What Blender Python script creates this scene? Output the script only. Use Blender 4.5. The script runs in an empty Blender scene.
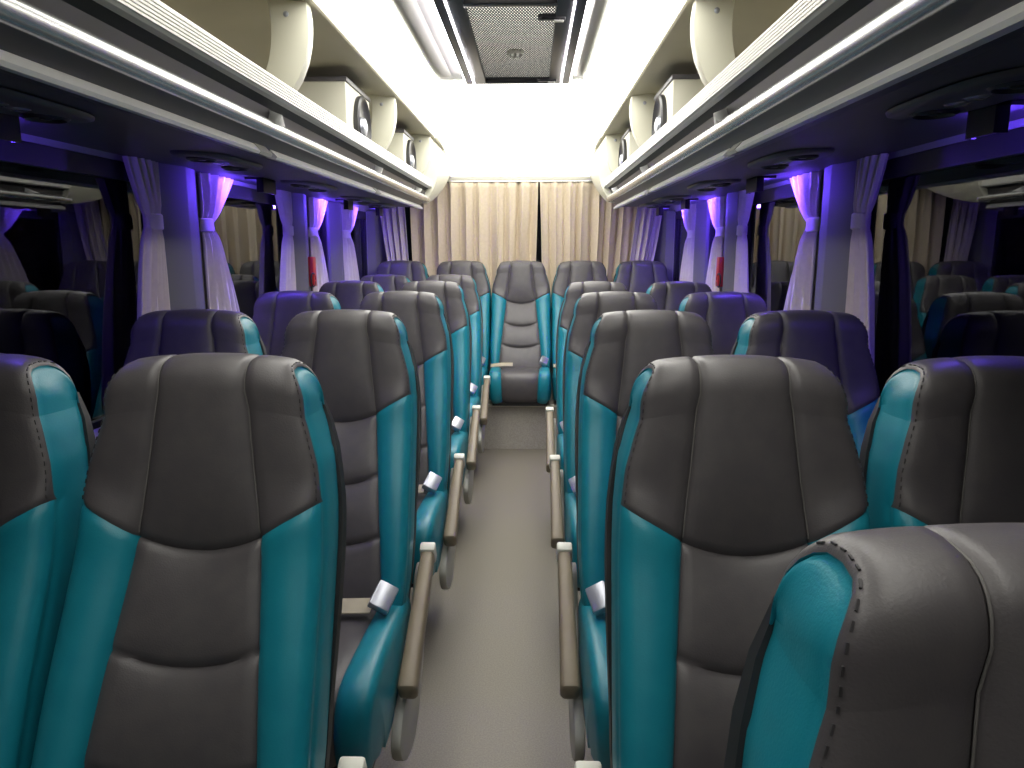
import bpy, bmesh, math, random
from mathutils import Vector, Matrix
random.seed(7)
PI = math.pi
scn = bpy.context.scene
C = scn.collection

# ------------------------------------------------------------------ materials
def new_mat(name):
    m = bpy.data.materials.new(name); m.use_nodes = True
    nt = m.node_tree; nt.nodes.clear()
    out = nt.nodes.new('ShaderNodeOutputMaterial')
    return m, nt, out

def mat(name, col, rough=.5, metal=0., spec=.5, col2=None, nscale=40., bump=0., bscale=300., emit=None, estr=0., sheen=0.):
    m, nt, out = new_mat(name)
    p = nt.nodes.new('ShaderNodeBsdfPrincipled')
    nt.links.new(p.outputs[0], out.inputs[0])
    p.inputs['Base Color'].default_value = (*col, 1)
    p.inputs['Roughness'].default_value = rough
    p.inputs['Metallic'].default_value = metal
    p.inputs['Specular IOR Level'].default_value = spec
    tc = nt.nodes.new('ShaderNodeTexCoord')
    if sheen: p.inputs['Sheen Weight'].default_value = sheen
    if col2:
        n = nt.nodes.new('ShaderNodeTexNoise'); n.inputs['Scale'].default_value = nscale
        n.inputs['Detail'].default_value = 3
        nt.links.new(tc.outputs['Object'], n.inputs['Vector'])
        r = nt.nodes.new('ShaderNodeValToRGB')
        r.color_ramp.elements[0].position = .35; r.color_ramp.elements[1].position = .65
        r.color_ramp.elements[0].color = (*col, 1); r.color_ramp.elements[1].color = (*col2, 1)
        nt.links.new(n.outputs['Fac'], r.inputs['Fac'])
        nt.links.new(r.outputs['Color'], p.inputs['Base Color'])
    if bump:
        n = nt.nodes.new('ShaderNodeTexNoise'); n.inputs['Scale'].default_value = bscale
        n.inputs['Detail'].default_value = 2
        nt.links.new(tc.outputs['Object'], n.inputs['Vector'])
        b = nt.nodes.new('ShaderNodeBump'); b.inputs['Strength'].default_value = bump
        b.inputs['Distance'].default_value = .001
        nt.links.new(n.outputs['Fac'], b.inputs['Height'])
        nt.links.new(b.outputs['Normal'], p.inputs['Normal'])
    if emit:
        p.inputs['Emission Color'].default_value = (*emit, 1)
        p.inputs['Emission Strength'].default_value = estr
    return m

def glass_mat():
    m, nt, out = new_mat('tinted_glass')
    fr = nt.nodes.new('ShaderNodeFresnel'); fr.inputs['IOR'].default_value = 1.55
    tr = nt.nodes.new('ShaderNodeBsdfTransparent'); tr.inputs[0].default_value = (.32, .34, .36, 1)
    gl = nt.nodes.new('ShaderNodeBsdfGlossy'); gl.inputs[0].default_value = (.95, .97, 1, 1); gl.inputs['Roughness'].default_value = .015
    mx = nt.nodes.new('ShaderNodeMixShader')
    nt.links.new(fr.outputs[0], mx.inputs[0]); nt.links.new(tr.outputs[0], mx.inputs[1]); nt.links.new(gl.outputs[0], mx.inputs[2])
    nt.links.new(mx.outputs[0], out.inputs[0])
    return m

PANEL_E = 3.2
PURPLE_E = 215.
M = dict(
    grey=mat('grey_leather', (.072, .066, .072), .42, bump=.25, bscale=420, col2=(.082, .076, .08), nscale=30),
    teal=mat('teal_leather', (.005, .190, .262), .40, bump=.25, bscale=420, col2=(.008, .21, .282), nscale=25),
    thread=mat('highlight_thread', (.15, .145, .14), .7),
    dark_thread=mat('dark_thread', (.040, .038, .042), .7),
    shell=mat('black_shell', (.02, .02, .022), .45),
    arm=mat('tan_plastic', (.205, .165, .115), .45, col2=(.225, .185, .13), nscale=12),
    white_plastic=mat('white_plastic', (.70, .70, .64), .4),
    frame=mat('grey_plastic', (.40, .40, .36), .45),
    steel=mat('dark_steel', (.12, .12, .12), .4, .8),
    chrome=mat('brushed_chrome', (.42, .44, .50), .32, .7),
    belt=mat('beige_webbing', (.40, .36, .27), .8, bump=.4, bscale=600),
    floor=mat('speckled_vinyl', (.165, .147, .118), .55, col2=(.215, .195, .160), nscale=220, bump=.1),
    carpet=mat('grey_carpet', (.33, .31, .27), .85, col2=(.42, .395, .35), nscale=160, bump=.3),
    edge=mat('light_edge_trim', (.70, .68, .60), .5),
    cream=mat('cream_plastic', (.66, .65, .54), .42),
    beige=mat('beige_lining', (.40, .375, .285), .55, col2=(.43, .405, .31), nscale=4),
    ceiling=mat('white_ceiling', (.82, .81, .77), .5),
    ceil_trim=mat('grey_ceiling_trim', (.50, .49, .43), .45),
    lip=mat('ribbed_aluminium', (.70, .69, .65), .45),
    lip_groove=mat('shaded_rib', (.30, .29, .27), .5),
    channel=mat('charcoal_panel', (.030, .034, .038), .55, spec=.2),
    rail=mat('silver_rail', (.68, .69, .68), .27, .85),
    strip=mat('pale_strip', (.88, .88, .86), .35),
    under=mat('dark_grey_vinyl', (.085, .08, .085), .45, col2=(.095, .09, .095), nscale=6),
    console=mat('charcoal_console', (.085, .08, .09), .4),
    wall=mat('grey_wall_lining', (.30, .29, .30), .6, bump=.1),
    pillar=mat('pillar_lining', (.15, .145, .16), .6, spec=.3),
    black=mat('black_rubber', (.012, .012, .014), .5),
    black_plastic=mat('black_plastic', (.015, .015, .018), .35),
    cone=mat('speaker_cone', (.03, .03, .032), .35),
    curtain=mat('beige_curtain', (.63, .535, .405), .85, col2=(.67, .575, .44), nscale=60, bump=.2, sheen=.2),
    side_curtain=mat('pale_curtain', (.64, .57, .55), .85, col2=(.68, .61, .58), nscale=60, bump=.2, sheen=.2),
    red=mat('red_plastic', (.55, .03, .03), .4),
    glass=glass_mat(),
    lightpanel=mat('lit_diffuser', (.9, .9, .88), .4, emit=(1., .975, .90), estr=PANEL_E),
    cove_glow=mat('added_cove_glow', (.9, .9, .88), .4, emit=(1., .975, .90), estr=1.3),
    hatch_glow=mat('added_hatch_glow', (.8, .78, .68), .5, emit=(1., .97, .86), estr=.95),
    led=mat('white_led', (.9, .9, .9), .4, emit=(1., .95, 1.), estr=9.),
    purple=mat('purple_led', (.5, .3, .9), .4, emit=(.125, .05, 1.), estr=PURPLE_E),
    filter=mat('cream_filter', (.80, .78, .68), .8),
    lens=mat('clear_lens', (.55, .55, .6), .15, .6),
    street=mat('street_lamp_glow', (1, 1, 1), .4, emit=(1, .97, .9), estr=30.),
)

# ------------------------------------------------------------------ mesh helpers
class MB:
    def __init__(s): s.v = []; s.f = []
    def add(s, vs, fs):
        o = len(s.v); s.v += [tuple(v) for v in vs]; s.f += [tuple(i + o for i in f) for f in fs]
        return s
    def box(s, c, d, rot=None):
        hx, hy, hz = d[0] / 2, d[1] / 2, d[2] / 2
        vs = [Vector((x, y, z)) for x in (-hx, hx) for y in (-hy, hy) for z in (-hz, hz)]
        if rot: vs = [rot @ v for v in vs]
        vs = [v + Vector(c) for v in vs]
        return s.add(vs, [(0, 1, 3, 2), (4, 6, 7, 5), (0, 4, 5, 1), (2, 3, 7, 6), (0, 2, 6, 4), (1, 5, 7, 3)])
    def bx(s, x0, x1, y0, y1, z0, z1):
        return s.box(((x0 + x1) / 2, (y0 + y1) / 2, (z0 + z1) / 2), (abs(x1 - x0), abs(y1 - y0), abs(z1 - z0)))
    def loft(s, loops, close=True, caps=True):
        n = len(loops[0]); o = len(s.v)
        for L in loops: s.v += [tuple(p) for p in L]
        for i in range(len(loops) - 1):
            for j in range(n if close else n - 1):
                k = (j + 1) % n
                s.f.append((o + i * n + j, o + i * n + k, o + (i + 1) * n + k, o + (i + 1) * n + j))
        if caps and close:
            s.f.append(tuple(o + j for j in reversed(range(n))))
            s.f.append(tuple(o + (len(loops) - 1) * n + j for j in range(n)))
        return s
    def prism_y(s, prof, y0, y1):           # prof: (x,z) polygon
        return s.loft([[(x, y0, z) for x, z in prof], [(x, y1, z) for x, z in prof]])
    def prism_x(s, prof, x0, x1):           # prof: (y,z) polygon
        return s.loft([[(x0, y, z) for y, z in prof], [(x1, y, z) for y, z in prof]])
    def tube(s, pts, r, n=10, rs=None):
        pts = [Vector(p) for p in pts]; loops = []
        for i, p in enumerate(pts):
            t = (pts[min(i + 1, len(pts) - 1)] - pts[max(i - 1, 0)]).normalized()
            a = t.orthogonal().normalized() if i == 0 else (a - t * a.dot(t)).normalized()
            b = t.cross(a); rr = rs[i] if rs else r
            loops.append([p + (a * math.cos(2 * PI * k / n) + b * math.sin(2 * PI * k / n)) * rr for k in range(n)])
        return s.loft(loops)
    def disc(s, c, ax, r, h, n=24, r2=None):
        ax = Vector(ax).normalized(); c = Vector(c); a = ax.orthogonal().normalized(); b = ax.cross(a)
        r2 = r if r2 is None else r2
        return s.loft([[c + (a * math.cos(2 * PI * k / n) + b * math.sin(2 * PI * k / n)) * r for k in range(n)],
                       [c + ax * h + (a * math.cos(2 * PI * k / n) + b * math.sin(2 * PI * k / n)) * r2 for k in range(n)]])
    def lathe(s, c, ax, prof, n=28):        # prof: (radius, height along the axis)
        ax = Vector(ax).normalized(); c = Vector(c); a = ax.orthogonal().normalized(); b = ax.cross(a)
        return s.loft([[c + ax * h + (a * math.cos(2 * PI * k / n) + b * math.sin(2 * PI * k / n)) * max(r, 1e-4) for k in range(n)] for r, h in prof])

def link(name, mb, m, parent=None, smooth=True, bevel=0., seg=2, angle=40, solid=0.):
    me = bpy.data.meshes.new(name)
    me.from_pydata([tuple(v) for v in mb.v], [], mb.f); me.update()
    bm = bmesh.new(); bm.from_mesh(me)
    bmesh.ops.remove_doubles(bm, verts=bm.verts, dist=1e-6)
    bmesh.ops.recalc_face_normals(bm, faces=bm.faces)
    if bevel:
        es = [e for e in bm.edges if len(e.link_faces) == 2 and e.calc_face_angle(0) > math.radians(25)]
        bmesh.ops.bevel(bm, geom=es, offset=bevel, segments=seg, affect='EDGES', profile=.5, clamp_overlap=True)
    for f in bm.faces: f.smooth = smooth
    for e in bm.edges:
        if len(e.link_faces) == 2 and e.calc_face_angle(0) > math.radians(angle): e.smooth = False
    bm.to_mesh(me); bm.free()
    me.materials.append(m)
    o = bpy.data.objects.new(name, me); C.objects.link(o)
    if parent: o.parent = parent
    if solid:
        md = o.modifiers.new('solid', 'SOLIDIFY'); md.thickness = solid; md.offset = 0
    return o

def thing(name, label, cat, loc=(0, 0, 0), group=None, rz=0):
    o = bpy.data.objects.new(name, None); C.objects.link(o); o.location = loc; o.rotation_euler = (0, 0, rz)
    o.empty_display_size = .05
    return tag(o, label, cat, group)
def tag(o, label, cat, group=None):
    o['label'] = label; o['category'] = cat
    if group: o['group'] = group
    return o
def struct(name, mb, m, parent=None, **k):
    o = link(name, mb, m, parent, **k)
    if not parent: o['kind'] = 'structure'
    return o
def dup(root, loc, label, group=None, rz=0, scale=None):
    r = root.copy(); C.objects.link(r); r.location = loc; r.rotation_euler = (0, 0, rz)
    r['label'] = label
    if group: r['group'] = group
    for ch in list(root.children):
        c = ch.copy(); C.objects.link(c); c.parent = r
        for g in ch.children:
            d = g.copy(); C.objects.link(d); d.parent = c
    return r
def lerp_tab(tab, x):
    if x <= tab[0][0]: return tab[0][1]
    for (a, va), (b, vb) in zip(tab, tab[1:]):
        if x <= b: return va + (vb - va) * (x - a) / (b - a)
    return tab[-1][1]
def catmull(pts, n):
    out = []
    P = [pts[0]] + list(pts) + [pts[-1]]
    for i in range(1, len(P) - 2):
        p0, p1, p2, p3 = [Vector(q) for q in P[i - 1:i + 3]]
        for k in range(n):
            t = k / n
            out.append(.5 * ((2 * p1) + (p2 - p0) * t + (2 * p0 - 5 * p1 + 4 * p2 - p3) * t * t + (3 * p1 - p0 - 3 * p2 + p3) * t ** 3))
    out.append(Vector(pts[-1]))
    return out

# ------------------------------------------------------------------ seat geometry (origin: floor, under the top of the backrest; faces -Y)
FRONT = [(.40, -.335), (.46, -.312), (.52, -.288), (.58, -.262), (.64, -.234), (.70, -.204), (.75, -.176), (.80, -.148), (.86, -.116),
         (.92, -.096), (.98, -.082), (1.04, -.070), (1.085, -.060)]
BACK = [(.40, -.20), (.50, -.165), (.60, -.118), (.70, -.068), (.80, -.018), (.88, .024), (.96, .048), (1.04, .062), (1.085, .062)]
WID = [(.40, .188), (.48, .197), (.58, .200), (.68, .198), (.76, .196), (.84, .194), (.92, .190), (1.0, .181), (1.06, .167), (1.085, .159)]
CHAN = [(.40, .142), (.56, .130), (.70, .116), (.87, .098), (1.0, .082), (1.16, .066)]
ZT = 1.16
def fy(z): return lerp_tab(FRONT, z)
def by(z): return lerp_tab(BACK, z)
SEAMS = (.742, .600)
HB = .890

def backrest_rows():
    zs = set()
    z = .40
    while z < 1.085: zs.add(round(z, 4)); z += .022
    for s in SEAMS + (HB,):
        zs = {q for q in zs if abs(q - s) > .017}
        zs |= {s - .014, s - .006, s, s + .006, s + .014}
    zs.add(1.085)
    return sorted(zs)

def hump(x, z):                             # the top edge is slightly arched
    return -.016 * (abs(x) / .16) ** 2.4 * max(0, min(1, (z - .98) / .10))
def make_backrest(wide=1.0, head_wide=1.0):
    def lerp_tab(tab, x, f=globals()['lerp_tab']):
        v = f(tab, x)
        if tab is WID: v *= wide + (head_wide - wide) * max(0, min(1, (x - .78) / .12))
        if tab is CHAN: v *= (wide + head_wide) / 2
        return v
    cols_c = [-1, -.94, -.8, -.6, -.4, -.2, 0, .2, .4, .6, .8, .94, 1]
    cols_b = [.06, .2, .38, .56, .72, .82, .90, .955, .985, 1.]
    rows = []   # each: (kind, y, z, n(y,z), w, uc, zfront)
    zs = backrest_rows()
    # front rows are evaluated per column (bent); roll rows over the top
    roll = []
    z0, y0, y1 = 1.085, fy(1.085), by(1.085)
    cy = (y0 + y1) / 2; ry = (y1 - y0) / 2; rz = ZT - z0
    N = 12
    for k in range(1, N + 1):
        a = PI * k / N
        ca, sa = math.cos(a), math.sin(a)
        e = .72
        yy = cy - ry * math.copysign(abs(ca) ** e, ca); zz = z0 + rz * (abs(sa) ** e)
        w = .159 - .024 * sa ** 2.2
        roll.append((yy, zz, (-ca, sa), w * head_wide))
    def center_pt(i, t):                      # returns position for front row i, column t in [-1,1] of the channel
        z = zs[i]; uc = lerp_tab(CHAN, z)
        sm = 1 if .54 <= z <= HB else (max(0, 1 - (z - HB) / .17) if z > HB else max(0, (z - .42) / .10))
        zz = z - .020 * (1 - t * t) * sm
        off = -.004
        edges = [.40, SEAMS[1], SEAMS[0], HB, 1.16]
        for a, b in zip(edges, edges[1:]):
            if a <= z <= b and b < 1.1: off += .010 * math.sin(PI * (z - a) / (b - a)) ** .7 * (1 - t ** 4)
            elif a <= z <= b: off += .010 * (1 - t ** 4) * min(1, (z - a) / .06)
        for s in SEAMS + (HB,):
            off -= .0075 * math.exp(-((z - s) / .0055) ** 2) * (1 if s == HB else (1 - .3 * t ** 6))
        if abs(t) == 1: off -= .004
        off -= .010 * (1 - t * t) * (1 if z < HB else max(0, 1 - (z - HB) / .1))
        return place(zz, uc * t, off)
    def place(z, x, off):
        y = fy(z); dy = (fy(z + .01) - fy(z - .01)) / .02 if z < 1.07 else .23
        n = Vector((-1, dy)).normalized()
        return Vector((x, y + n[0] * off, z + n[1] * off + hump(x, z)))
    def bol_pt(i, b, sgn):
        z = zs[i]; uc = lerp_tab(CHAN, z); w = lerp_tab(WID, z)
        hat = max(0, 1 - abs(z - HB) / (.17 if z < HB else .20))
        zz = z + .052 * b * hat
        if zz > 1.085: zz = 1.085
        head = min(1, max(0, (z - HB) / .05))
        off = (.022 * (1 - head) * min(1, (z - .38) / .1) + .006 * head) * math.sin(PI * min(1, b * .95)) ** .55 - .004
        off -= .0065 * math.exp(-((z - HB) / .0055) ** 2)
        r = .018 * (1 - head) + .010 * head
        if b > .78: q = (b - .78) / .22; off -= r * (1 - math.sqrt(max(0, 1 - q * q)))
        w2 = lerp_tab(WID, zz)
        return place(zz, sgn * (uc + (w2 - uc) * b), off)
    parts = {k: MB() for k in ('head', 'panel', 'bolL', 'bolR')}
    def strip(mb, g):                          # grid of points -> quads
        n = len(g[0]); o = len(mb.v)
        for r in g: mb.v += [tuple(p) for p in r]
        for i in range(len(g) - 1):
            for j in range(n - 1):
                mb.f.append((o + i * n + j, o + i * n + j + 1, o + (i + 1) * n + j + 1, o + (i + 1) * n + j))
    ib = zs.index(HB)
    # lower centre panel
    strip(parts['panel'], [[center_pt(i, t) for t in cols_c] for i in range(ib + 1)])
    # lower bolsters, front
    edgeL, edgeR = [], []
    for sgn, key in ((-1, 'bolL'), (1, 'bolR')):
        strip(parts[key], [[center_pt(i, sgn)] + [bol_pt(i, b, sgn) for b in cols_b] for i in range(ib + 1)])
    # head: full width, then roll to just past the apex
    def head_row(i):
        return [bol_pt(i, b, -1) for b in reversed(cols_b)] + [center_pt(i, t) for t in cols_c] + [bol_pt(i, b, 1) for b in cols_b]
    def roll_row(k):
        yy, zz, (ny, nz), w = roll[k]
        uc = lerp_tab(CHAN, 1.12) * .97
        f = 1 - k / 8
        def q(x, b=None, t=None):
            off = 0
            if t is not None: off = .006 * (1 - t ** 4) * max(0, f) - .004 * (abs(t) == 1) - .004 * max(0, f)
            else:
                off = (.006 * math.sin(PI * min(1, b * .95)) ** .55 - .004) * max(0, f)
                if b > .78: s_ = (b - .78) / .22; off -= .010 * (1 - math.sqrt(max(0, 1 - s_ * s_)))
            return Vector((x, yy + ny * off, zz + nz * off + hump(x, zz)))
        return [q(-(uc + (w - uc) * b), b=b) for b in reversed(cols_b)] + [q(uc * t, t=t) for t in cols_c] + [q(uc + (w - uc) * b, b=b) for b in cols_b]
    K = 12
    head = [head_row(i) for i in range(ib, len(zs))] + [roll_row(k) for k in range(K)]
    strip(parts['head'], head)
    # side faces: from the front edge to the medial line
    def medial(p):
        z = min(p.z, 1.09)
        z = min(z, 1.075); return Vector((0, fy(z) * .15 + by(z) * .85 + .010 * max(0, (z - .99) / .085), z - .004 * (z > 1.0)))
    for sgn, key in ((-1, 'bolL'), (1, 'bolR')):
        edge = [bol_pt(i, 1., sgn) for i in range(ib + 1)] + [r[0 if sgn < 0 else -1] for r in head[1:]]
        g = []
        for k_, p in enumerate(edge):
            k_ -= ib
            m = medial(p); row = []
            for a in (0, .04, .12, .3, .5, .75, 1.):
                bul = .003 * math.sin(PI * min(1., a)) + (-.0025 if a == .04 else 0)
                if k_ >= len(zs) - ib: bul += max(0, .1575 * head_wide - abs(p.x)) * math.sin(a * PI / 2)
                row.append(Vector((p.x + sgn * bul, p.y + (m.y - p.y) * a, p.z + (m.z - p.z) * a)))
            g.append(row)
        strip(parts[key], g)
    # seam threads (highlight painted in as pale colour) along the head seams and the head/side edge
    ths = []
    jl = len(cols_b); jr = len(cols_b) + len(cols_c) - 1
    for j in (jl, jr):
        line = [r[j] + Vector((0, -.0026, .0014)) for r in head[1:]]
        th = MB(); th.tube(line, .0011, 5); ths.append(th)
    # dashed thread on both sides of the head's edge seam
    for sgn in (-1, 1):
        ds = MB()
        j = 2 if sgn < 0 else -3
        line = [r[j] for r in head[1:9 + len(zs) - ib]]
        fine = []
        for a, b in zip(line, line[1:]):
            n_ = max(1, int((b - a).length / .003))
            fine += [a.lerp(b, q / n_) for q in range(n_)]
        for q in range(0, len(fine) - 3, 4):
            off = Vector((sgn * .0004, -.0009, .0004))
            ds.tube([fine[q] + off, fine[q + 2] + off], .0011, 4)
        ths.append(ds)
    # back shell
    sh = MB(); loops = []
    for k in range(0, 18):
        z = .36 + (1.084 - .36) * k / 17
        zz = max(z, .40); w = lerp_tab(WID, zz) + (.001 if wide > 1 else .002 + .0065 * max(0, math.sin(PI * min(1, max(0, (z - .62) / .42)))))
        if z > 1.03: w -= .006 * (z - 1.03) / .054
        fb = .80 + .15 * max(0, min(1, (z - .99) / .085)); yf = fy(zz) * (1 - fb) + by(zz) * fb; yb = by(zz) + .014 - (.006 * ((z - 1.0) / .084) ** 1.5 if z > 1.0 else 0)
        if z < .40: yf -= (.40 - z) * .4; yb -= (.40 - z) * .4
        loops.append([(-w, yf, z), (-w - .001, (yf + yb) / 2, z), (-w + .022, yb - .004, z), (-w * .55, yb + .008, z), (0, yb + .012, z),
                      (w * .55, yb + .008, z), (w - .022, yb - .004, z), (w + .001, (yf + yb) / 2, z), (w, yf, z)])
    sh.loft(loops)
    return parts, ths, sh

def make_cushion(front=-.695, bottom=.26):
    k = (front + .24) / (-.695 + .24)
    def yy(y): return -.24 + (y + .24) * k
    path = catmull([(yy(y), z) for y, z in [(-.24, .425), (-.34, .438), (-.46, .448), (-.58, .453), (-.645, .449), (-.682, .432), (-.700, .395), (-.703, .34)]]
                   + [(yy(-.685), bottom + .02), (yy(-.66), bottom)], 4)
    cols_c = [-1, -.93, -.7, -.4, 0, .4, .7, .93, 1]
    cols_b = [.07, .25, .5, .7, .82, .91, .965, 1.]
    pan, bL, bR = MB(), MB(), MB()
    def nrm(i):
        t = (path[min(i + 1, len(path) - 1)] - path[max(i - 1, 0)]).normalized()
        return Vector((t[1], -t[0])) * -1 if False else Vector((-t[1], t[0])) * -1
    def pt(i, x, off):
        n = nrm(i); 
        return Vector((x, path[i][0] + n[0] * off, path[i][1] + n[1] * off))
    uc = .112; W = .200
    def cen(i, t):
        off = .006 * (1 - t ** 4) - (.004 if abs(t) == 1 else 0)
        return pt(i, (uc + .02 * (1 - i / len(path))) * t, off)
    def bol(i, b, s):
        u = uc + .02 * (1 - i / len(path))
        fr = i / (len(path) - 1); w = W - .012 * max(0, fr - .5) * 2
        off = .016 * math.sin(PI * min(1, b * .95)) ** .6
        if b > .82: q = (b - .82) / .18; off -= .016 * (1 - math.sqrt(max(0, 1 - q * q)))
        return pt(i, s * (u + (w - u) * b), off)
    def strip(mb, g):
        n = len(g[0]); o = len(mb.v)
        for r in g: mb.v += [tuple(p) for p in r]
        for i in range(len(g) - 1):
            for j in range(n - 1): mb.f.append((o + i * n + j, o + i * n + j + 1, o + (i + 1) * n + j + 1, o + (i + 1) * n + j))
    R = range(len(path))
    strip(pan, [[cen(i, t) for t in cols_c] for i in R])
    for s, mb in ((-1, bL), (1, bR)):
        strip(mb, [[cen(i, s)] + [bol(i, b, s) for b in cols_b] for i in R])
        g = []
        for i in R:
            p = bol(i, 1., s); m = Vector((p.x, max(p.y, yy(-.60)), bottom))
            g.append([Vector((p.x + s * .006 * math.sin(PI * a), p.y + (m.y - p.y) * a, p.z + (m.z - p.z) * a)) for a in (0, .05, .2, .5, .8, 1.)])
        strip(mb, g)
    base = MB().bx(-.18, .18, yy(-.655), -.20, bottom - .03, bottom + .004)
    return pan, bL, bR, base

def build_seat(arm=0, rear=False):
    t = thing('bus_seat', '', 'seat')
    parts, ths, sh = make_backrest(*((1.04, 1.085) if rear else (1., 1.)))
    link('headrest', parts['head'], M['grey'], t, angle=80)['label'] = 'dark grey leather headrest'
    link('back_panel', parts['panel'], M['grey'], t, angle=80)['label'] = 'dark grey quilted centre panel'
    for k in ('bolL', 'bolR'): link('side_bolster', parts[k], M['teal'], t, angle=75)['label'] = 'teal leather side bolster'
    for k, th in enumerate(ths): link('stitching', th, M['thread' if k < 2 else 'dark_thread'], t)
    link('back_shell', sh, M['shell'], t)['label'] = 'black plastic back shell'
    pan, bL, bR, base = make_cushion(*((-.60, .262) if rear else (-.695, .26)))
    link('seat_cushion', pan, M['grey'], t, angle=80)['label'] = 'dark grey seat cushion'
    for b in (bL, bR): link('cushion_bolster', b, M['teal'], t, angle=75)['label'] = 'teal cushion side'
    link('seat_base', base, M['shell'], t, bevel=.004)
    # belt across the rear of the cushion, buckle on the side of the aisle
    s = arm if arm else 1
    bl = MB(); prof = []
    for k in range(15):
        x = -.20 + (.15 if rear else .33) * k / 14
        z = .458 + .010 * math.sin(k / 14 * PI) + .012 * (k / 14) ** 2
        y = -.355 - .02 * math.sin(k / 14 * PI) - .02 * (k / 14)
        prof.append([(s * x, y - .024, z - .003), (s * x, y + .022, z + .012), (s * x, y + .022, z + .015), (s * x, y - .024, z + .000)])
    bl.loft(prof); belt = link('seat_belt', bl, M['belt'], t); belt['label'] = 'beige lap belt'
    rot = Matrix.Rotation(s * .5, 3, 'Y') @ Matrix.Rotation(.55, 3, 'X')
    bk = MB().box((s * .160, -.385, .502), (.052, .070, .026), rot)
    b_ = link('buckle', bk, M['chrome'], belt, bevel=.005); b_['label'] = 'silver buckle'
    if not rear:
        # pedestal: two splayed legs under the cushion and a foot rail
        for y in (-.30, -.56):
            leg = MB().loft([[(x + dx, y + dy, z) for dx, dy in ((-.02, -.025), (.02, -.025), (.02, .025), (-.02, .025))] for x, z in ((0, .0), (0, .235))])
            link('leg', leg, M['steel'], t, bevel=.004)
        link('foot_rail', MB().bx(-.03, .03, -.64, -.22, 0, .02), M['steel'], t, bevel=.004)
    if arm:
        s = arm
        # fold-down armrest, hinged high at the back and dropped forward
        cl = catmull([(-.148, .505), (-.22, .475), (-.32, .428), (-.42, .378), (-.485, .345), (-.515, .328)], 5)
        loops = []
        n = len(cl)
        for i, p in enumerate(cl):
            tt = (cl[min(i + 1, n - 1)] - cl[max(i - 1, 0)]).normalized(); nn = Vector((-tt[1], tt[0]))
            if nn[1] < 0: nn = -nn
            f = i / (n - 1)
            hw = .018 + .006 * f; hh = .024 + .006 * f
            if f > .9: q = math.sqrt(max(.08, 1 - ((f - .9) / .1) ** 2)); hw *= q; hh *= q
            L = []
            for k in range(16):
                a = 2 * PI * k / 16; ca, sa = math.cos(a), math.sin(a); e = .55
                lx = hw * math.copysign(abs(ca) ** e, ca); lz = hh * math.copysign(abs(sa) ** e, sa)
                L.append((s * .235 + lx, p[0] + nn[0] * lz, p[1] + nn[1] * lz))
            loops.append(L)
        ar = link('armrest', MB().loft(loops), M['arm'], t); ar['label'] = 'tan folded-down armrest'
        p = Vector((s * .235, -.140, .512)); R_ = Matrix.Rotation(.43, 3, 'X')
        link('armrest_cap', MB().box(p, (.042, .030, .056), R_), M['white_plastic'], ar, bevel=.006)['label'] = 'white end cap'
        # curved side frame under the armrest
        outer = catmull([(-.18, .47), (-.26, .40), (-.36, .345), (-.46, .30), (-.535, .265), (-.56, .22), (-.52, .165), (-.44, .125), (-.34, .125), (-.24, .20), (-.16, .31), (-.12, .42), (-.13, .48), (-.18, .47)], 4)[:-1]
        pr = MB().loft([[(s * (.202 + dx), y, z) for y, z in outer] for dx in (0, .024)])
        link('side_frame', pr, M['frame'], t, bevel=.004)['label'] = 'pale grey side frame'
    return t

# ------------------------------------------------------------------ place the seats
AX, WX = .424, .836
ROWS_L = [1.17, 2.03, 2.91, 3.80, 4.68]
ROWS_R = [1.17, 2.04, 2.90, 3.77]
GA = 'pairs of bus seats along the aisle'
ordl = ['nearest full', 'second', 'third', 'fourth', 'fifth and rearmost']
ordr = ['nearest full', 'second', 'third', 'fourth and rearmost']
sl = build_seat(arm=1); sr = build_seat(arm=-1); sw = build_seat(0)
used = set()
def put(proto, loc, label, group, rz=0):
    if id(proto) not in used:
        used.add(id(proto)); proto.location = loc; proto['label'] = label; proto['group'] = group; proto.rotation_euler = (0, 0, rz); return proto
    return dup(proto, loc, label, group, rz)
GL, GR = 'seats to the left of the aisle', 'seats to the right of the aisle'
for i, y in enumerate(ROWS_L):
    put(sl, (-AX, y, 0), 'teal and grey aisle seat, %s of those left of the aisle' % ordl[i], GL)
    lab = ['teal and grey leather seat by the left window, cut off by the photo edge',
           'grey seat by the left windows, in front of the brightest purple-lit curtain',
           'grey seat by the left windows, third from the front',
           'purple-lit grey seat by the left windows, fourth from the front',
           'purple-lit grey seat by the left windows, last before the rear bench'][i]
    put(sw, (-WX - (.012 if i < 3 and i != 2 else .002), y, 0), lab, GL)
for i, y in enumerate(ROWS_R):
    put(sr, (AX - .008, y, 0), 'teal and grey aisle seat, %s of those right of the aisle' % ordr[i], GR)
    lab = ['purple-tinted grey and teal seat by the right window, cut off by the photo edge',
           'purple-lit seat by the right windows, in front of the brightest tied curtain',
           'grey seat by the right windows, third from the front',
           'purple-lit grey seat by the right windows, last before the rear bench'][i]
    put(sw, (WX - .006, y, 0), lab, GR)
put(sr, (AX + .005, .46, -.012), 'closest teal and grey seat, only its corner in the lower right of the photo', GR)
PLAT_Z, RISER_Y, REAR_Y, WALL_Y = .30, 4.79, 5.30, 5.62
rear = build_seat(0, rear=True)
labs = ['purple-tinted seat in the rear bench row, in the left corner by the window', 'rear bench row seat just left of the middle seat, behind the left aisle seats',
        'middle seat of the rear bench row, facing straight down the aisle', 'rear bench row seat just right of the middle seat, beside the aisle',
        'purple-tinted seat in the rear bench row, in the right corner by the window']
for i in range(5):
    r = put(rear, (.012 + (i - 2) * .424, REAR_Y, .075), labs[i], 'five seats of the rear bench row')

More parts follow.
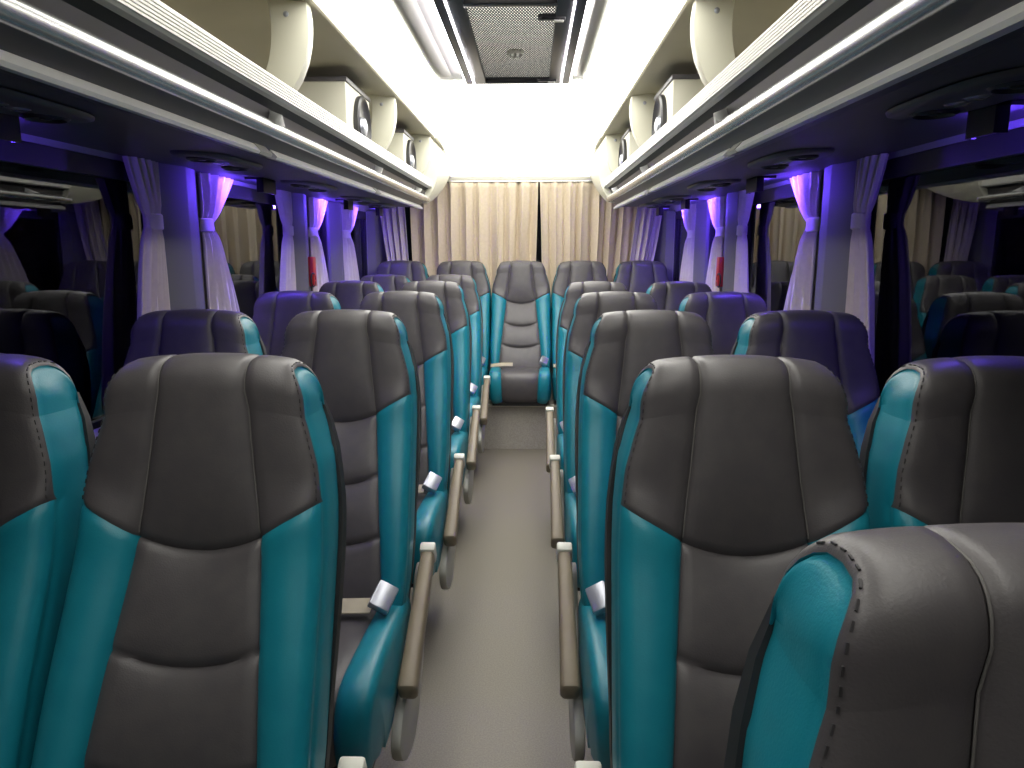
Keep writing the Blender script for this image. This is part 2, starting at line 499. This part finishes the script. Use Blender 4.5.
# ------------------------------------------------------------------ shell of the bus
XW = 1.09
Y0, Y1 = -1.15, WALL_Y
struct('floor', MB().bx(-XW, XW, Y0, Y1, -.06, 0), M['floor'])
pl = struct('trim_1', MB().bx(-XW, XW, RISER_Y, Y1, 0, PLAT_Z), M['carpet'])
struct('platform_edge', MB().bx(-XW, XW, RISER_Y - .006, RISER_Y + .03, PLAT_Z - .012, PLAT_Z + .004), M['edge'], pl, bevel=.003)
WB, WT = .84, 1.572
for nm, s in (('left', -1), ('right', 1)):
    mb = MB()
    def wb(y0, y1, z0, z1): mb.bx(s * XW, s * (XW + .06), y0, y1, z0, z1)
    wb(Y0, Y1, -.06, WB); wb(Y0, Y1, WT, 2.05); wb(Y0, Y0 + .1, WB, WT); wb(5.36, Y1, WB, WT)
    struct('wall_' + nm, mb, M['wall'])
    struct('baseboard_' + nm, MB().prism_y([(s * XW, .70), (s * (XW - .035), .72), (s * (XW - .04), .80), (s * (XW - .03), .83), (s * XW, .845)], Y0, Y1), M['wall'])
mb = MB()
mb.bx(-XW, XW, WALL_Y, WALL_Y + .06, -.06, .92).bx(-XW, XW, WALL_Y, WALL_Y + .06, 1.80, 2.1)
mb.bx(-XW - .06, -.97, WALL_Y, WALL_Y + .06, .92, 1.80).bx(.97, XW + .06, WALL_Y, WALL_Y + .06, .92, 1.80)
struct('wall_back', mb, M['wall'])
struct('wall_front', MB().bx(-XW - .06, XW + .06, Y0 - .06, Y0, -.06, 2.1), M['wall'])

# windows: one pane per bay, each with a black rubber frame
PIL = [2.475, 3.74, 4.44]
bays = [(-1.05, 2.36), (2.59, 3.62), (3.86, 4.32), (4.56, 5.36)]
nwin = 0
for s in (-1, 1):
    for (a, b) in bays:
        nwin += 1
        w = struct('window_%d' % nwin, MB().bx(s * (XW + .022), s * (XW + .028), a - .1, b + .1, WB - .03, WT + .03), M['glass'], smooth=False)
        fr = MB(); t_ = .022
        x0, x1 = s * (XW + .004), s * (XW + .0215)
        fr.bx(x0, x1, a, b, WB, WB + t_).bx(x0, x1, a, b, WT - t_ - .03, WT).bx(x0, x1, a, a + t_, WB, WT).bx(x0, x1, b - t_, b, WB, WT)
        struct('window_frame', fr, M['black'], w)
nwin += 1
w = struct('window_%d' % nwin, MB().bx(-1.0, 1.0, WALL_Y + .025, WALL_Y + .031, .90, 1.82), M['glass'], smooth=False)
fr = MB().bx(-.97, .97, WALL_Y + .004, WALL_Y + .024, .92, .95).bx(-.97, .97, WALL_Y + .004, WALL_Y + .024, 1.77, 1.80)
fr.bx(-.97, -.94, WALL_Y + .004, WALL_Y + .024, .92, 1.80).bx(.94, .97, WALL_Y + .004, WALL_Y + .024, .92, 1.80)
struct('window_frame', fr, M['black'], w)

# window pillars: ridge-shaped covers
tn = 1
for s in (-1, 1):
    for y in PIL:
        tn += 1
        prof = [(-.125, 0), (-.118, .012), (-.005, .046), (.005, .046), (.118, .026), (.125, .0), (.125, -.055), (-.125, -.055)]
        L = [[(s * (XW - d), y + dy, z) for dy, d in prof] for z in (.83, 1.20, WT + .03)]
        struct('trim_%d' % tn, MB().loft(L), M['pillar'], angle=20)
for s in (-1, 1):
    tn += 1
    struct('trim_%d' % tn, MB().loft([[(s * (XW + .0), WALL_Y - .26, z), (s * (XW - .05), WALL_Y - .22, z), (s * (XW - .11), WALL_Y - .05, z), (s * (XW - .12), WALL_Y, z), (s * XW, WALL_Y, z)] for z in (.80, 1.58)]), M['pillar'], angle=25)

# ceiling: outer beige linings above the racks, white centre, drop at the rear
YL = 4.62
mb = MB()
for s in (-1, 1):
    pass
mb = MB().bx(-.30, .30, Y0, Y1, 2.008, 2.05)
struct('ceiling', mb, M['ceiling'])
for s in (-1, 1):
    tn += 1
    pr = [(.500, 1.978), (.506, 1.974), (.62, 1.985), (.80, 1.965), (.95, 1.90), (1.04, 1.80), (XW, 1.66), (XW + .03, 1.66), (XW + .03, 2.05), (.500, 2.05)]
    o = struct('trim_%d' % tn, MB().prism_y([(s * x, z) for x, z in pr], Y0, Y1), M['beige'], angle=25)
# rear white cove, sloping down to the header over the curtain
cv = catmull([(YL, 2.006), (4.95, 1.995), (5.25, 1.965), (5.45, 1.905), (5.54, 1.825)], 5)
tn += 1
struct('trim_%d' % tn, MB().loft([[(x, y, z) for y, z in cv] + [(x, WALL_Y, 1.825), (x, WALL_Y, 2.06), (x, YL, 2.06)] for x in (-.56, .56)]), M['ceiling'])
tn += 1
struct('trim_%d' % tn, MB().bx(-.60, .60, 5.525, WALL_Y, 1.795, 1.823), M['ceil_trim'], bevel=.006)

# ceiling lamps
def ceil_lamp(s, label):
    t = thing('ceiling_light', label, 'ceiling light', (0, 0, 2.0), 'long lit ceiling panels')
    pr = [(.300, 2.012), (.315, 1.992), (.35, 1.980), (.40, 1.974), (.45, 1.973), (.485, 1.976), (.500, 1.985), (.500, 2.03), (.300, 2.03)]
    o = link('diffuser', MB().prism_y([(s * x, z - 2.0) for x, z in pr], -.30, YL), M['lightpanel'], t, angle=50)
    for e in (-.31, YL):
        link('end_cap', MB().bx(s * .298, s * .502, e, e + .012, -.028, .03), M['ceiling'], t, bevel=.003)
    return t
ceil_lamp(-1, 'long glowing white ceiling light panel over the left rack edge')
ceil_lamp(1, 'long glowing white ceiling light panel over the right rack edge')
t = thing('ceiling_light', 'wide glowing white ceiling light panel behind the roof hatch', 'ceiling light', (0, 0, 2.0))
link('diffuser', MB().loft([[(x, 3.24, .004), (x, 3.26, z - 2.0), (x, 4.58, z - 2.0), (x, 4.61, .004)] for x, z in ((-.29, 2.004), (-.25, 1.996), (0, 1.990), (.25, 1.996), (.29, 2.004))]), M['lightpanel'], t)
# raised duct trims beside the hatch, their shade put in as grey colour
for s in (-1, 1):
    tn += 1
    loops = []
    for y, k in ((Y0 + .02, 1), (2.2, 1), (2.8, 1), (2.98, .8), (3.10, .45), (3.17, .05)):
        loops.append([(s * .300, y, 2.008), (s * (.298), y, 2.008 - .020 * k), (s * (.280), y, 2.008 - .034 * k), (s * .256, y, 2.008 - .030 * k), (s * .240, y, 2.008 - .006 * k), (s * .238, y, 2.0085)])
    struct('trim_%d' % tn, MB().loft(loops), M['ceil_trim'], angle=60)

# ------------------------------------------------------------------ roof hatch
HX, HW, HY0, HY1 = .028, .205, 1.93, 3.13
t = thing('ceiling_light', 'white curved ceiling cove above the rear curtain, with added glow', 'ceiling light', (0, 0, 2.0))
cv2 = catmull([(4.66, 1.999), (4.95, 1.988), (5.24, 1.958), (5.43, 1.900), (5.522, 1.828)], 5)
link('diffuser', MB().loft([[(x, y, z - 2.0) for y, z in cv2] + [(x, y + .004, z - 2.0 + .003) for y, z in cv2[::-1]] for x in (-.50, .50)]), M['cove_glow'], t, angle=60)  # glowing skin added under the plain cove to whiten it out
t = thing('roof_hatch', 'black framed roof hatch with wire mesh and lit edges in the ceiling', 'roof hatch', (HX, (HY0 + HY1) / 2, 2.0))
hl = (HY1 - HY0) / 2
fr = MB()
fr.bx(-HW, -.125, -hl, hl, -.030, .006).bx(.125, HW, -hl, hl, -.030, .006).bx(-.13, .13, hl - .035, hl, -.030, .006).bx(-.13, .13, -hl, -hl + .05, -.030, .006).bx(-.13, .13, .20 - hl, .235 - hl, -.030, .006)
link('frame', fr, M['black_plastic'], t, bevel=.003)
link('back_panel', MB().bx(-.13, .13, -hl + .02, hl - .02, -.010, .006), M['hatch_glow'], t)['label'] = 'cream filter panel behind the mesh with added glow'  # filter panel made to glow so the mesh reads bright
g = MB()
ya, yb_ = -hl + .22, hl - .03
sp = .027
for fam in (-1, 1):
    k = -40
    while k < 140:
        # line y = ya + k*sp + fam*.55*x
        pts = []
        c = ya + k * sp
        for x in (-.128, .128): pts.append((x, c + fam * 3.1 * x))
        # clip in y
        (xa, a), (xb, b) = pts
        def clip(xa, a, xb, b):
            out = [[xa, a], [xb, b]]
            for q, lim, sg in ((0, ya, 1), (0, yb_, -1)):
                pass
            dy = b - a; t0, t1 = 0., 1.
            for lim, sg in ((ya, 1), (yb_, -1)):
                if abs(dy) < 1e-9: continue
                tt = (lim - a) / dy
                if (dy > 0) == (sg > 0): t0 = max(t0, tt)
                else: t1 = min(t1, tt)
            return t0, t1
        t0, t1 = clip(xa, a, xb, b)
        if t1 - t0 > .02:
            A = Vector((xa + (xb - xa) * t0, a + (b - a) * t0, 0)); B = Vector((xa + (xb - xa) * t1, a + (b - a) * t1, 0))
            d = (B - A); ang = math.atan2(d.y, d.x)
            g.box((A + B) / 2 + Vector((0, 0, -.014 - .001 * fam)), (d.length, .0019, .003), Matrix.Rotation(ang, 3, 'Z'))
        k += 1
link('mesh_grille', g, M['black_plastic'], t, smooth=False)
for x in (-.172, .172):
    link('light_strip', MB().bx(x - .002, x + .002, -hl + .02, hl - .02, -.036, -.029), M['led'], t)['label'] = 'glowing white light strip'
for x in (-HW - .004, HW + .004):
    link('light_strip', MB().bx(x - .003, x + .003, -hl + .02, hl - .02, -.020, -.012), M['led'], t)['label'] = 'glowing white light strip'
for k, (x, y) in enumerate(((.108, hl - .075), (.108, -hl + .33))):
    lt = link('latch', MB().loft([[(x - .035, y, -.020), (x - .02, y - .012, -.020), (x + .045, y - .012, -.020), (x + .045, y + .012, -.020), (x - .02, y + .012, -.020)],
                                  [(x - .033, y, -.036), (x - .02, y - .010, -.036), (x + .045, y - .010, -.036), (x + .045, y + .010, -.036), (x - .02, y + .010, -.036)]]), M['black_plastic'], t, bevel=.002)
    link('latch_tab', MB().bx(x + .012, x + .040, y - .005, y + .005, -.042, -.035), M['white_plastic'], lt, bevel=.002)
hd = link('catch', MB().loft([[(r * math.cos(a), hl - .44 + r * 1.0 * math.sin(a), z) for a in [2 * PI * k / 8 for k in range(8)]] for r, z in ((.030, -.012), (.028, -.026))]), M['ceil_trim'], t)
link('catch_tab', MB().bx(-.012, -.003, hl - .463, hl - .417, -.034, -.025).bx(.003, .012, hl - .463, hl - .417, -.034, -.025), M['white_plastic'], hd, bevel=.002)

# ------------------------------------------------------------------ luggage racks
JOINTS = [.62, 1.98, 3.35]
def c_bracket(s, y, th=.045):
    # cream C-shaped bracket standing on the tray, bulging towards the aisle
    N = 14; outer, inner = [], []
    for k in range(N + 1):
        a = -PI / 2 + PI * k / N
        z = 1.668 + (1.985 - 1.668) * k / N
        outer.append((lerp_tab([(1.668, .655), (1.70, .615), (1.74, .578), (1.78, .550), (1.83, .528), (1.88, .517), (1.93, .514), (1.985, .520)], z), z))
        inner.append((lerp_tab([(1.668, .760), (1.70, .715), (1.74, .678), (1.78, .650), (1.83, .630), (1.88, .620), (1.93, .618), (1.985, .624)], z), z))
    poly = outer + inner[::-1]
    mb = MB()
    o_ = len(mb.v)
    n = len(outer)
    for yy in (y, y + th):
        mb.v += [(s * x, yy, z) for x, z in outer] + [(s * x, yy, z) for x, z in inner]
    for k in range(n - 1):
        a, b, c, d = k, k + 1, n + k + 1, n + k
        mb.f += [(a, b, c, d), (2 * n + a, 2 * n + d, 2 * n + c, 2 * n + b), (a, 2 * n + a, 2 * n + b, b), (d, c, 2 * n + c, 2 * n + d)]
    mb.f += [(0, n, 3 * n, 2 * n), (n - 1, 3 * n - 1, 4 * n - 1, 2 * n - 1)]
    return mb
def rack(s, side):
    t = thing('luggage_rack', 'overhead luggage rack with ribbed lip and silver rail above the %s windows' % side, 'luggage rack', (0, 0, 0), 'overhead luggage racks')
    ya, yb = Y0 + .02, 4.66
    S = lambda prof: [(s * x, z) for x, z in prof]
    # tray: floor, side and underside
    tray = [(.556, 1.662), (.60, 1.655), (1.03, 1.66), (XW - .002, 1.68), (XW - .002, 1.588), (1.02, 1.586), (.80, 1.574), (.66, 1.570), (.61, 1.576), (.575, 1.606)]
    link('tray', MB().prism_y(S(tray), ya, yb), M['under'], t, angle=25)['label'] = 'dark grey tray underside'
    link('tray_lining', MB().prism_y(S([(.560, 1.663), (.60, 1.657), (1.03, 1.662), (1.05, 1.672), (1.03, 1.675), (.60, 1.669)]), ya, yb), M['beige'], t, angle=25)['label'] = 'beige tray floor'
    # ribbed lip: stepped profile
    P0, P1 = Vector((.522, 1.722)), Vector((.519, 1.681)); d = P1 - P0; nrm = Vector((-d.y, d.x)).normalized()
    if nrm.x > 0: nrm = -nrm
    front = []
    NR = 6
    for k in range(NR):
        for f, h in ((.06, 0), (.14, .0035), (.78, .0035), (.86, 0)):
            q = P0 + d * ((k + f) / NR) + nrm * h; front.append((q.x, q.y))
    prof = [(.536, 1.730), (.526, 1.729)] + front + [(.524, 1.678), (.552, 1.676), (.556, 1.70), (.545, 1.722)]
    link('ribbed_lip', MB().prism_y(S(prof), ya, yb), M['lip'], t, angle=25)['label'] = 'ribbed pale aluminium lip'
    # recessed charcoal channel between lip and rail
    link('channel_panel', MB().prism_y(S([(.540, 1.677), (.566, 1.660), (.580, 1.640), (.580, 1.606), (.595, 1.606), (.595, 1.677)]), ya, yb), M['channel'], t, angle=25)['label'] = 'charcoal recessed channel'
    # silver hand rail
    rl = MB(); n = 18
    rl.loft([[(s * (.556 + .0175 * math.cos(2 * PI * k / n)), y, 1.617 + .0185 * math.sin(2 * PI * k / n)) for k in range(n)] for y in (ya, yb - .01)])
    link('hand_rail', rl, M['rail'], t)['label'] = 'silver hand rail'
    # pale strip under the rail in lengths, with a gap at each joint
    link('rail_carrier', MB().prism_y(S([(.570, 1.604), (.598, 1.580), (.605, 1.566), (.655, 1.570), (.66, 1.59), (.60, 1.602)]), ya, yb - .01), M['console'], t, angle=25)
    cuts = [ya] + [j for j in JOINTS] + [yb - .01]
    for a, b in zip(cuts, cuts[1:]):
        link('pale_strip', MB().prism_y(S([(.580, 1.562), (.585, 1.556), (.610, 1.560), (.616, 1.584), (.604, 1.588)]), a + .02, b - .02), M['strip'], t, angle=25)['label'] = 'pale trim strip under the rail'
        if a > ya:
            link('joint_cover', MB().prism_y(S([(.578, 1.563), (.583, 1.555), (.610, 1.559), (.616, 1.585), (.603, 1.590)]), a - .10, a - .022), M['frame'], t, angle=25)
    for j in (1.95, 3.20, 4.30):
        # wedge-shaped rail clip in the channel
        w = MB().loft([[(s * .586, j - .045, 1.622), (s * .586, j - .045, 1.664), (s * .566, j - .06, 1.664), (s * .524, j - .06, 1.648), (s * .534, j - .06, 1.630)],
                       [(s * .586, j + .13, 1.622), (s * .586, j + .13, 1.640), (s * .580, j + .13, 1.640), (s * .576, j + .13, 1.630), (s * .578, j + .13, 1.622)]])
        link('rail_clip', w, M['strip'], t, bevel=.003)
    for y in (.75, 2.12, 3.40, 4.55):
        b = link('bracket', c_bracket(s, y), M['cream'], t, bevel=.004, angle=35); b['label'] = 'cream C-shaped bracket'
        for (x, z) in ((.575, 1.945), (.612, 1.765)):
            link('screw', MB().lathe((s * x, y - .001, z), (0, -1, 0), [(.0075, 0), (.0075, .002), (.004, .004), (.0, .0045)], 12), M['chrome'], b)
    # end cover: rounded cream shell closing the rack towards the rear wall
    loops = []
    ny = 14
    for i in range(ny + 1):
        f = i / ny; y = 4.59 + (5.50 - 4.59) * f
        zb = 1.590 + .225 * f ** 1.7                       # lower edge rises
        L = []
        for k in range(13):
            g_ = k / 12; z = 1.975 + (zb - 1.975) * g_
            b_ = math.sin(PI * min(1, (1.975 - z) / .40)) if z < 1.975 else 0
            x = .520 - .042 * b_ + .05 * g_ ** 4
            L.append((s * x, y, z))
        L += [(s * .70, y, zb + .01), (s * 1.02, y, zb - .0), (s * 1.02, y, 1.80), (s * .60, y, 1.985)]
        loops.append(L)
    link('end_cover', MB().loft(loops), M['cream'], t, angle=50)['label'] = 'rounded cream end cover'
    link('cover_seam', MB().prism_y(S([(.536, 1.724), (.566, 1.600), (.574, 1.600), (.546, 1.724)]), 4.655, 4.668), M['black'], t)
    # reading lamp and air outlet consoles under the tray
    for y in (1.28, 2.16, 3.03, 3.90, 4.40):
        c = MB(); N = 28; lo = []
        for r, dz in ((1., 0.002), (.985, -.004), (.92, -.008), (.6, -.009)):
            lo.append([(s * (.80 + .085 * r * math.copysign(abs(math.cos(2 * PI * k / N)) ** .8, math.cos(2 * PI * k / N))), y + .20 * r * math.copysign(abs(math.sin(2 * PI * k / N)) ** .6, math.sin(2 * PI * k / N)),
                        1.568 + dz + (.012 / .2) * (.085 * r * math.copysign(abs(math.cos(2 * PI * k / N)) ** .8, math.cos(2 * PI * k / N))) + .004) for k in range(N)])
        cc = link('lamp_console', c.loft(lo), M['console'], t, angle=60); cc['label'] = 'charcoal console with air outlets'
        for dy in (-.115, .115):
            link('air_outlet', MB().lathe((s * .80, y + dy, 1.569), (0, 0, -1), [(.040, 0), (.040, .008), (.034, .012), (.030, .006), (.012, .004), (.010, .010), (.0, .011)], 24), M['black_plastic'], cc)
        for dy in (-.028, .028):
            link('lamp_lens', MB().lathe((s * .79, y + dy, 1.569), (0, 0, -1), [(.021, 0), (.021, .006), (.016, .009), (.0, .010)], 20), M['lens'], cc)
    return t
rack(-1, 'left'); rack(1, 'right')

# speakers in the racks
def speaker(s, y0, y1, label):
    zc = 1.80
    t = thing('speaker', label, 'speaker', (s * .74, (y0 + y1) / 2, 1.676), 'speakers in the racks')
    ly = (y1 - y0) / 2; hz = .125
    link('cabinet', MB().bx(-s * .145, s * .20, -ly, ly, 0, 2 * hz), M['cream'], t, bevel=.006)
    link('top_shade', MB().bx(-s * .150, s * .20, -ly - .004, ly + .004, 2 * hz - .001, 2 * hz + .016), M['console'], t, bevel=.003)  # dark strip standing in for the shadow above the cabinet
    r = .116
    ring = link('cone_surround', MB().lathe((-s * .145, ly * .08, hz - .005), (-s, 0, 0), [(r, 0), (r, .016), (r * .92, .022), (r * .84, .016), (r * .78, .010), (r * .5, .002), (r * .3, -.0005), (r * .28, .008), (.0, .013)], 32), M['cone'], t)
    ring['label'] = 'round black speaker cone'
    link('dust_cap', MB().lathe((-s * .154, ly * .08, hz - .005), (-s, 0, 0), [(r * .34, 0), (r * .28, .012), (r * .12, .018), (0, .019)], 24), M['chrome'], ring)
    return t
for s, nm in ((-1, 'left'), (1, 'right')):
    speaker(s, 2.84, 3.24, 'cream box speaker with black cone in the %s rack, nearer of its two' % nm)
    speaker(s, 4.08, 4.40, 'small cream box speaker near the rear end of the %s rack' % nm)
cb = link('plastic_case', MB().bx(-.05, .05, -.035, .035, 0, .075), M['white_plastic'], None, bevel=.02, seg=4)
cb.location = (-.62, 2.76, 1.675)
tag(cb, 'small rounded white plastic case in the left rack before the speaker', 'case')

# ------------------------------------------------------------------ tied curtains on the pillars
def tied_curtain(s, y, direction, zt, tie, zb, wt, wm, wb, label, group, seed, bundle=.02):
    """curtain gathered at a tie; edge next to the pillar stays straight, the free edge flares by direction"""
    rnd = random.Random(seed)
    t = thing('tied_curtain', label, 'curtain', (s * (XW - .026), y, zb), group)
    def half(z):
        if z >= tie: f = (z - tie) / (zt - tie); return wm + (wt - wm) * (f ** .8)
        f = (tie - z) / (tie - zb); return wm + (wb - wm) * (f ** .62)
    N = 72; loops = []
    ph = rnd.random() * 6; nf = 9
    nz = 34
    for i in range(nz + 1):
        z = zt + (zb - zt) * i / nz
        w = half(z); pinch = max(0, 1 - abs(z - tie) / .05)
        L = []
        for k in range(N):
            a = 2 * PI * k / N
            u = (1 - math.cos(a)) / 2                      # 0 at the pillar edge, 1 at the free edge
            fold = math.sin(u * 2 * PI * nf * .55 + ph + .6 * math.sin(z * 7 + ph)) * (.006 + .006 * min(1, w / .15)) * (1 - .6 * pinch) * (1 if math.sin(a) > 0 else .6)
            thick = (.009 + .006 * math.sin(PI * u)) * (1 - .25 * pinch)
            yy = direction * (u * w)
            xx = -s * (math.sin(a) * thick + fold)
            L.append((xx, yy, z - zb))
        loops.append(L)
    link('cloth', MB().loft(loops), M['side_curtain'], t, angle=70)
    w = half(tie)
    band = []
    for dz in (-.024, -.020, .020, .024):
        g_ = .004 if abs(dz) < .022 else 0
        band.append([(-s * (math.sin(2 * PI * k / 28) * (.018 + g_)), direction * (w / 2 - math.cos(2 * PI * k / 28) * (w / 2 + .006 + g_)), tie + dz - zb) for k in range(28)])
    link('tie_band', MB().loft(band), M['side_curtain'], t)
    return t
sd = 0
GC = 'tied curtains beside the window pillars'
for s, nm in ((-1, 'left'), (1, 'right')):
    ordn = ['nearest', 'second', 'rearmost']
    for i, y in enumerate(PIL):
        sd += 1
        near = ['%s-hand tied curtain in shade before the nearest window pillar', '%s-hand tied curtain in shade before the second window pillar', None][i]
        far = ['brightest purple-lit tied curtain behind the nearest pillar on the %s', 'purple-lit tied curtain behind the second pillar on the %s', 'pale tied curtain behind the rearmost pillar on the %s'][i]
        if near: tied_curtain(s, y - .165, -1, 1.583, 1.405, .86, .17, .07, .22, near % nm.capitalize() if False else near % nm, GC, sd * 3)
        tied_curtain(s, y + .122, 1, 1.583, 1.405, .86, (.30, .36, .40)[i], (.085, .13, .15)[i], (.34, .40, .44)[i], far % nm, GC, sd * 3 + 1)

# ------------------------------------------------------------------ rear curtains
def sheet(name, top, bot, zt, zb, y, amp, folds, label, group, seed, m='curtain', sag=0.):
    rnd = random.Random(seed); mb = MB(); nx, nz = folds * 14, 24
    ph = [rnd.random() * 1.6 for _ in range(folds + 2)]; am = [.6 + .7 * rnd.random() for _ in range(folds + 2)]
    g = []
    for i in range(nz + 1):
        f = i / nz; z = zt + (zb - zt) * f; r = []
        for j in range(nx + 1):
            u = j / nx; q = u * folds; k = int(min(q, folds - 1e-6))
            a = am[k] + (am[k + 1] - am[k]) * (q - k); p = ph[k] + (ph[k + 1] - ph[k]) * (q - k)
            bend = sag * math.sin(PI * f)
            x = top[0] + (top[1] - top[0]) * u; xb = bot[0] + (bot[1] - bot[0]) * u
            x = x + (xb - x) * (f ** 1.3) + .012 * math.sin(2 * PI * q * 2 + p * 3) * min(1, f * 3) * .5 + bend
            yy = y - amp * a * (.45 + .55 * min(1, f * 2.5)) * math.sin(2 * PI * q + p + .35 * math.sin(3 * f + p * 4)) - .25 * amp * math.sin(4 * PI * q + 2 * p)
            r.append((x, yy, z))
        g.append(r)
    n = nx + 1
    for r in g: mb.v += r
    for i in range(nz):
        for j in range(nx): mb.f.append((i * n + j, i * n + j + 1, (i + 1) * n + j + 1, (i + 1) * n + j))
    o = link(name, mb, M[m], None, angle=80, solid=.003)
    return tag(o, label, 'curtain', group)
GB = 'curtains across the rear window'
sheet('rear_curtain', (-.80, .128), (-.78, .105), 1.785, .88, 5.50, .038, 9, 'pleated beige curtain covering the left half of the rear window', GB, 5)
sheet('rear_curtain', (.142, .86), (.165, .80), 1.785, .88, 5.505, .038, 7, 'pleated beige curtain covering the right half of the rear window', GB, 9)
sheet('corner_curtain', (-1.03, -.84), (-.92, -.80), 1.78, .90, 5.46, .018, 4, 'pinkish curtain swept sideways in the left rear corner', GB, 21, 'side_curtain', .0)
sheet('corner_curtain', (.85, 1.03), (.76, .90), 1.78, .90, 5.45, .018, 4, 'pinkish curtain swept sideways in the right rear corner', GB, 22, 'side_curtain', .0)
rod = MB().tube([(-1.03, 5.50, 1.7925), (1.03, 5.50, 1.7925)], .006, 10)
tag(link('curtain_rod', rod, M['rail']), 'thin metal curtain rod across the top of the rear window', 'curtain rod')
sc_ = link('curtain_stop', MB().bx(-.06, .06, 5.505, 5.525, 1.79, 1.81), M['frame'], None, bevel=.004)
tag(sc_, 'small grey catch on the header above the rear curtain gap', 'catch')

# emergency hammer boxes on the second pillar
for s, nm in ((-1, 'left'), (1, 'right')):
    t = thing('hammer_holder', 'small red emergency hammer holder low behind the second pillar on the %s' % nm, 'hammer holder', (s * (XW - .040), PIL[1] + .085, 1.13), 'emergency hammer holders')
    link('holder', MB().bx(-s * .022, s * .014, -.026, .026, 0, .15), M['red'], t, bevel=.006)
    link('handle', MB().tube([(-s * .020, -.034 + .034 * math.cos(a), .034 + .034 * math.sin(a)) for a in [2 * PI * k / 20 for k in range(20)]], .004, 8), M['black'], t)

# purple lamps under the racks, above the windows
def purple_lamp(s, y, nm, label, ln=.10):
    t = thing('purple_lamp', label, 'lamp', (s * .93, y, 1.579), 'purple lamps above the windows')
    h = ln / 2 + .008; xs = -s * .031
    hs = MB().bx(-.034, .034, -h, h, -.006, .008).bx(xs - .003, xs + .003, -h, h, -.052, .0)
    link('housing', hs.bx(xs, xs + s * .022, -h, -h + .006, -.052, .0).bx(xs, xs + s * .014, h - .006, h, -.052, .0), M['black_plastic'], t)
    link('lens', MB().bx(xs + s * .0032, xs + s * .018, -ln / 2, ln / 2, -.040, -.008), M['purple'], t)['label'] = 'glowing purple lens'
for s, nm in ((-1, 'left'), (1, 'right')):
    for y, ln, w in ((1.42, .07, 'beside the nearest row of seats'), (2.84, .12, 'behind the nearest window pillar'), (4.10, .10, 'behind the second window pillar'), (4.92, .09, 'behind the rearmost window pillar')):
        purple_lamp(s, y, nm, 'small purple lamp above the %s windows, %s' % (nm, w), ln)

# lamps out in the night street
for x, y, z, r, lab in ((-7.4, 13.4, 1.49, .09, 'glowing street lamp seen through the left window, larger one'), (-5.16, 9.6, 1.41, .025, 'small distant white lamp seen through the left window'), (3.2, 10.0, 1.97, .06, 'glowing street lamp seen through the right window')):
    t = thing('street_lamp', lab, 'street lamp', (x, y, -1.0), 'lamps outside in the night')
    link('lamp_head', MB().lathe((0, 0, z + 1.0), (0, 0, 1), [(0, -r), (r * .8, -r * .6), (r, 0), (r * .8, r * .6), (0, r)], 14), M['street'], t)
    link('pole', MB().tube([(0, 0, 0), (0, 0, z + 1.0 - r)], .03, 8), M['steel'], t)

# ------------------------------------------------------------------ world, camera, view
w = bpy.data.worlds.new('night'); scn.world = w; w.use_nodes = True
w.node_tree.nodes['Background'].inputs[0].default_value = (.004, .005, .008, 1)
w.node_tree.nodes['Background'].inputs[1].default_value = 1.
cam = bpy.data.cameras.new('camera'); co = bpy.data.objects.new('camera', cam); C.objects.link(co)
cam.sensor_width = 36; cam.lens = 740 / 1024 * 36; cam.clip_start = .02
co.location = (.09, 0, 1.33); co.rotation_euler = (math.radians(90 - 10.5), 0, math.radians(1.55))
scn.camera = co
scn.view_settings.view_transform = 'Standard'; scn.view_settings.look = 'None'
scn.view_settings.exposure = 1.2; scn.view_settings.gamma = 1; scn.view_settings.use_curve_mapping = False
scn.cycles.use_denoising = True
scn.cycles.max_bounces = 8; scn.cycles.transparent_max_bounces = 12
